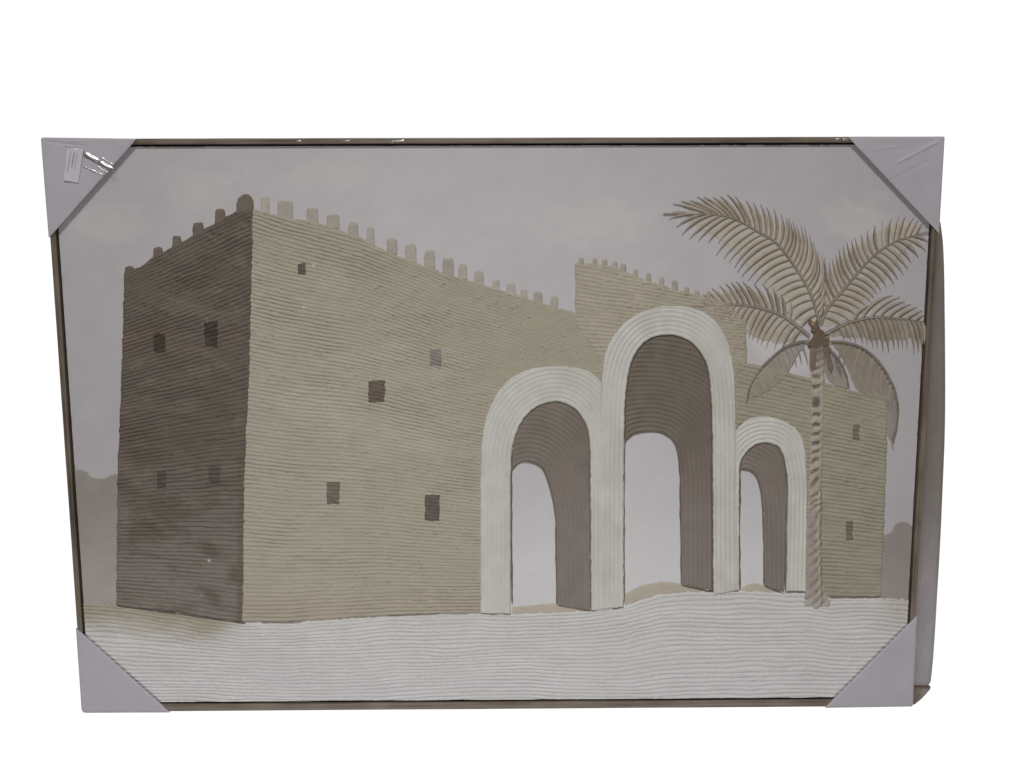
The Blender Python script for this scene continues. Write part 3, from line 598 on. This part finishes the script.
# ------------------------------------------------------------------ corner protectors
card_pig = lambda c: (lambda x, y: np.zeros(x.shape + (3,)) + np.array(c) + (fbm(x / 26, y / 26, 3)[..., None] - .5) * 7)
def protector(tri, corner_i, c, label, loc_label=None, creases=(), seed=0, r=3.5):
    """a folded card pocket: front flap, two sides round the frame's edges, back flap"""
    P = [np.array(p, float) for p in tri]; k = P[corner_i]; o1, o2 = P[(corner_i + 1) % 3], P[(corner_i + 2) % 3]
    u1 = (o1 - k) / np.linalg.norm(o1 - k); u2 = (o2 - k) / np.linalg.norm(o2 - k)
    rr = [k + u2 * r, k + u2 * r * .35 + u1 * r * .06, k + u1 * r * .35 + u2 * r * .06, k + u1 * r]
    poly = [tuple(o1), tuple(o2)] + [tuple(q) for q in rr]
    def h(x, y, s):
        b = .5 * fbm(x / 34, y / 34, seed) + .2 * fbm(x / 7, y / 7, seed + 1) - .6 * (1 - sst(0, 1.6, s))
        for (ax, ay, bx, by, a, w) in creases:
            L = math.hypot(bx - ax, by - ay); ux, uy = (bx - ax) / L, (by - ay) / L
            t = (x - ax) * ux + (y - ay) * uy; d = (x - ax) * -uy + (y - ay) * ux
            b = b + a * np.exp(-(d / w) ** 2) * sst(0, 6, t) * (1 - sst(L - 10, L, t))
        return b
    root = relief('corner_protector', poly, h, card_pig(c), CARD, None, n0=.0004, step=.8, skirt=.0014)
    tag(root, label, 'corner protector', 'card corner protectors on the framed picture')
    # sides and back
    for a, b in ((k, o1), (k, o2)):
        d = (b - a) / np.linalg.norm(b - a); a2, b2 = a + d * r * .6, b - d * 2.0
        X, Z = px_to_plane(np.array([a2[0], b2[0]]), np.array([a2[1], b2[1]]), 0.0)
        cen = np.array([0, H / 2]); e = np.array([X[1] - X[0], Z[1] - Z[0]]); nrm = np.array([-e[1], e[0]]) / np.linalg.norm(e)
        if np.dot(cen - np.array([X[0], Z[0]]), nrm) < 0: nrm = -nrm
        V = []
        for (xx, zz) in ((X[0], Z[0]), (X[1], Z[1])):
            for off in (.0003, .0011):
                for yy in (.0012, .0352): V.append((xx + nrm[0] * off, yy, zz + nrm[1] * off))
        Fs = [(0, 1, 3, 2), (4, 6, 7, 5), (0, 4, 5, 1), (2, 3, 7, 6), (0, 2, 6, 4), (1, 5, 7, 3)]
        s_ = mesh_obj('side_flap', V, Fs, CARD, root, np.tile(alb(c), (8, 1)), smooth=False)
    X, Z = px_to_plane(np.array([p[0] for p in poly]), np.array([p[1] for p in poly]), 0.0)
    cx, cz = X.mean(), Z.mean(); n = len(X)
    V = [(cx + (a - cx) * .985, .0356, cz + (b - cz) * .985) for a, b in zip(X, Z)] + [(cx + (a - cx) * .985, .037, cz + (b - cz) * .985) for a, b in zip(X, Z)]
    Fs = [tuple(range(n)), tuple(range(2 * n - 1, n - 1, -1))] + [(i, i + n, (i + 1) % n + n, (i + 1) % n) for i in range(n)]
    mesh_obj('back_flap', V, Fs, CARD, root, np.tile(alb(c), (2 * n, 1)), smooth=False)
    return root
tl = protector([(40.6, 137.3), (136.5, 138.6), (48.6, 238)], 0, (147, 143, 148), 'grey card corner protector bearing a small white price sticker', seed=3, creases=((44, 141, 92, 147, -.6, 1.2), (60, 143, 86, 140, .5, 1.0), (52, 205, 70, 190, .3, 1.5)))
tr = protector([(944.8, 136.4), (939.3, 233.5), (848.5, 137.2)], 0, (147, 143, 148), 'darkest grey card corner protector with a diagonal crease, near the palm fronds', seed=5, r=2.5, creases=((941, 140, 893, 165, 1.0, 1.3), (938, 139, 890, 150, -.4, 4), (930, 160, 880, 186, -.35, 1.6), (905, 146, 868, 150, .4, 1.2)))
bl = protector([(81.6, 713), (75.8, 628), (170, 712.6)], 0, (147, 143, 148), 'grey card corner protector under the dark side wall, rounded outer corner', seed=7, r=6)
br = protector([(913, 706.6), (825, 708), (917.1, 616)], 0, (147, 143, 148), 'plain pale grey card corner protector below the palm trunk', seed=9, r=2.5)

# price sticker on the first protector, with faint grey printing
stk = relief('sticker', [(67.3, 147.2), (84, 148.4), (78.6, 183), (64.2, 180.4)], lambda x, y, s: .9 + .5 * fbm(x / 14, y / 14, 5) + .9 * sst(170, 183, y) * (1 - sst(64, 74, x)), lambda x, y: np.zeros(x.shape + (3,)) + np.array((163, 160, 166)), CARD, tl, n0=.0008, step=.6, skirt=.0004)
rnd = random.Random(4); bars = []
ax_ = np.array([-.16, .987]); bx_ = np.array([.99, .12])
for row, (off, n) in enumerate(((4.0, 9), (7.6, 7), (10.6, 8))):
    p = np.array([67.3, 150.0]) + bx_ * off + ax_ * rnd.uniform(1, 3)
    for i in range(n):
        L = rnd.uniform(.8, 2.2); q = p + ax_ * L
        w = rnd.choice((1.1, 1.6, 2.0)) if row == 1 else rnd.choice((.7, 1.0))
        bars.append((np.array([p, (p + q) / 2, q]), lambda t, w=w: np.full(t.shape, w), .08, 1.25, lambda t, pr, x, y: np.zeros(t.shape + (3,)) + np.array((128, 124, 131))))
        p = q + ax_ * rnd.uniform(.5, 1.1)
strokes('printing', bars, CARD, stk, .0010)

# ------------------------------------------------------------------ clear film wrinkles catching the light
film = empty('plastic_film', (0, 0, 0))
tag(film, 'clear wrinkled plastic film glinting beside the price sticker and on the top rail', 'plastic film')
def wrinkles(items, n0):
    for x0, y0, x1, y1, w, hgt in items:
        L = math.hypot(x1 - x0, y1 - y0); dx, dy = (x1 - x0) / L, (y1 - y0) / L
        n = max(6, int(L)); V = []; m = 13
        for i in range(n + 1):
            t = i / n; env = math.sin(math.pi * min(1, max(0, t))) ** .6
            for j in range(m):
                s = (j / (m - 1) - .5) * 2
                px_ = x0 + dx * L * t - dy * s * w; py_ = y0 + dy * L * t + dx * s * w
                hh = hgt * env * math.cos(s * math.pi / 2) ** 1.3 * (1 + .12 * math.sin(t * 5))
                X, Z = px_to_plane(np.float64(px_), np.float64(py_), n0); V.append((float(X), -(n0 + hh / 1000), float(Z)))
        Fs = [(i * m + j, (i + 1) * m + j, (i + 1) * m + j + 1, i * m + j + 1) for i in range(n) for j in range(m - 1)]
        mesh_obj('wrinkle', V, Fs, FILM, film)
wrinkles([(83, 153, 101, 163, 2.6, 1.9), (98, 161.5, 115, 171, 2.2, 1.7), (83, 166.5, 97, 172, .9, .9), (90, 170, 104, 175, .7, .7), (101, 157, 114, 165.5, .8, .8), (97, 166, 109, 174, .7, .7), (66, 146, 79, 151, .8, .9)], .0016)
wrinkles([(391, 142, 405, 140.6, 1.2, 1.2), (343, 141.2, 350, 140.6, .8, .9), (295, 141.4, 301, 141, .8, .8), (836, 139.5, 842, 139, 1.1, 1.2), (843, 139, 849, 140.5, 1.1, 1.2)], -.0014)

# ------------------------------------------------------------------ grey packing board behind, showing past the right rail
board = relief('packing_board', [(160, 230), (930, 215)] + chaikin([(941, 222), (944.5, 250), (945.5, 330), (946, 420), (943.5, 480), (941, 540), (938, 590), (934.5, 650), (932, 676), (931, 684), (927, 686)]) + [(160, 686)],
               lambda x, y, s: .8 * fbm(x / 60, y / 80, 3) - 2.0 * (1 - sst(0, 3, s)), lambda x, y: mixc((108, 101, 95), (138, 133, 134), sst(440, 640, y)) + (fbm(x / 14, y / 30, 5)[..., None] - .5) * 8, BOARD, None, n0=-.044, step=2.0, skirt=.010)
tag(board, 'grey-brown packing board standing behind the picture, seen past its right rail', 'packing board')
relief('bottom_batten', [(860, 687.5), (930.5, 686.6), (930, 689.5), (922, 698.5), (914.5, 704.6), (860, 704.6)], lambda x, y, s: .5 * fbm(x / 6, y / 3, 3), lambda x, y: mixc((124, 115, 106), (84, 73, 64), np.maximum(sst(.4, .62, fbm(x / 3 + y / 5, y / 14, 3)) * .7, 1 - sst(687, 689.5, y))) , BOARD, board, n0=-.043, step=.8, skirt=.016)
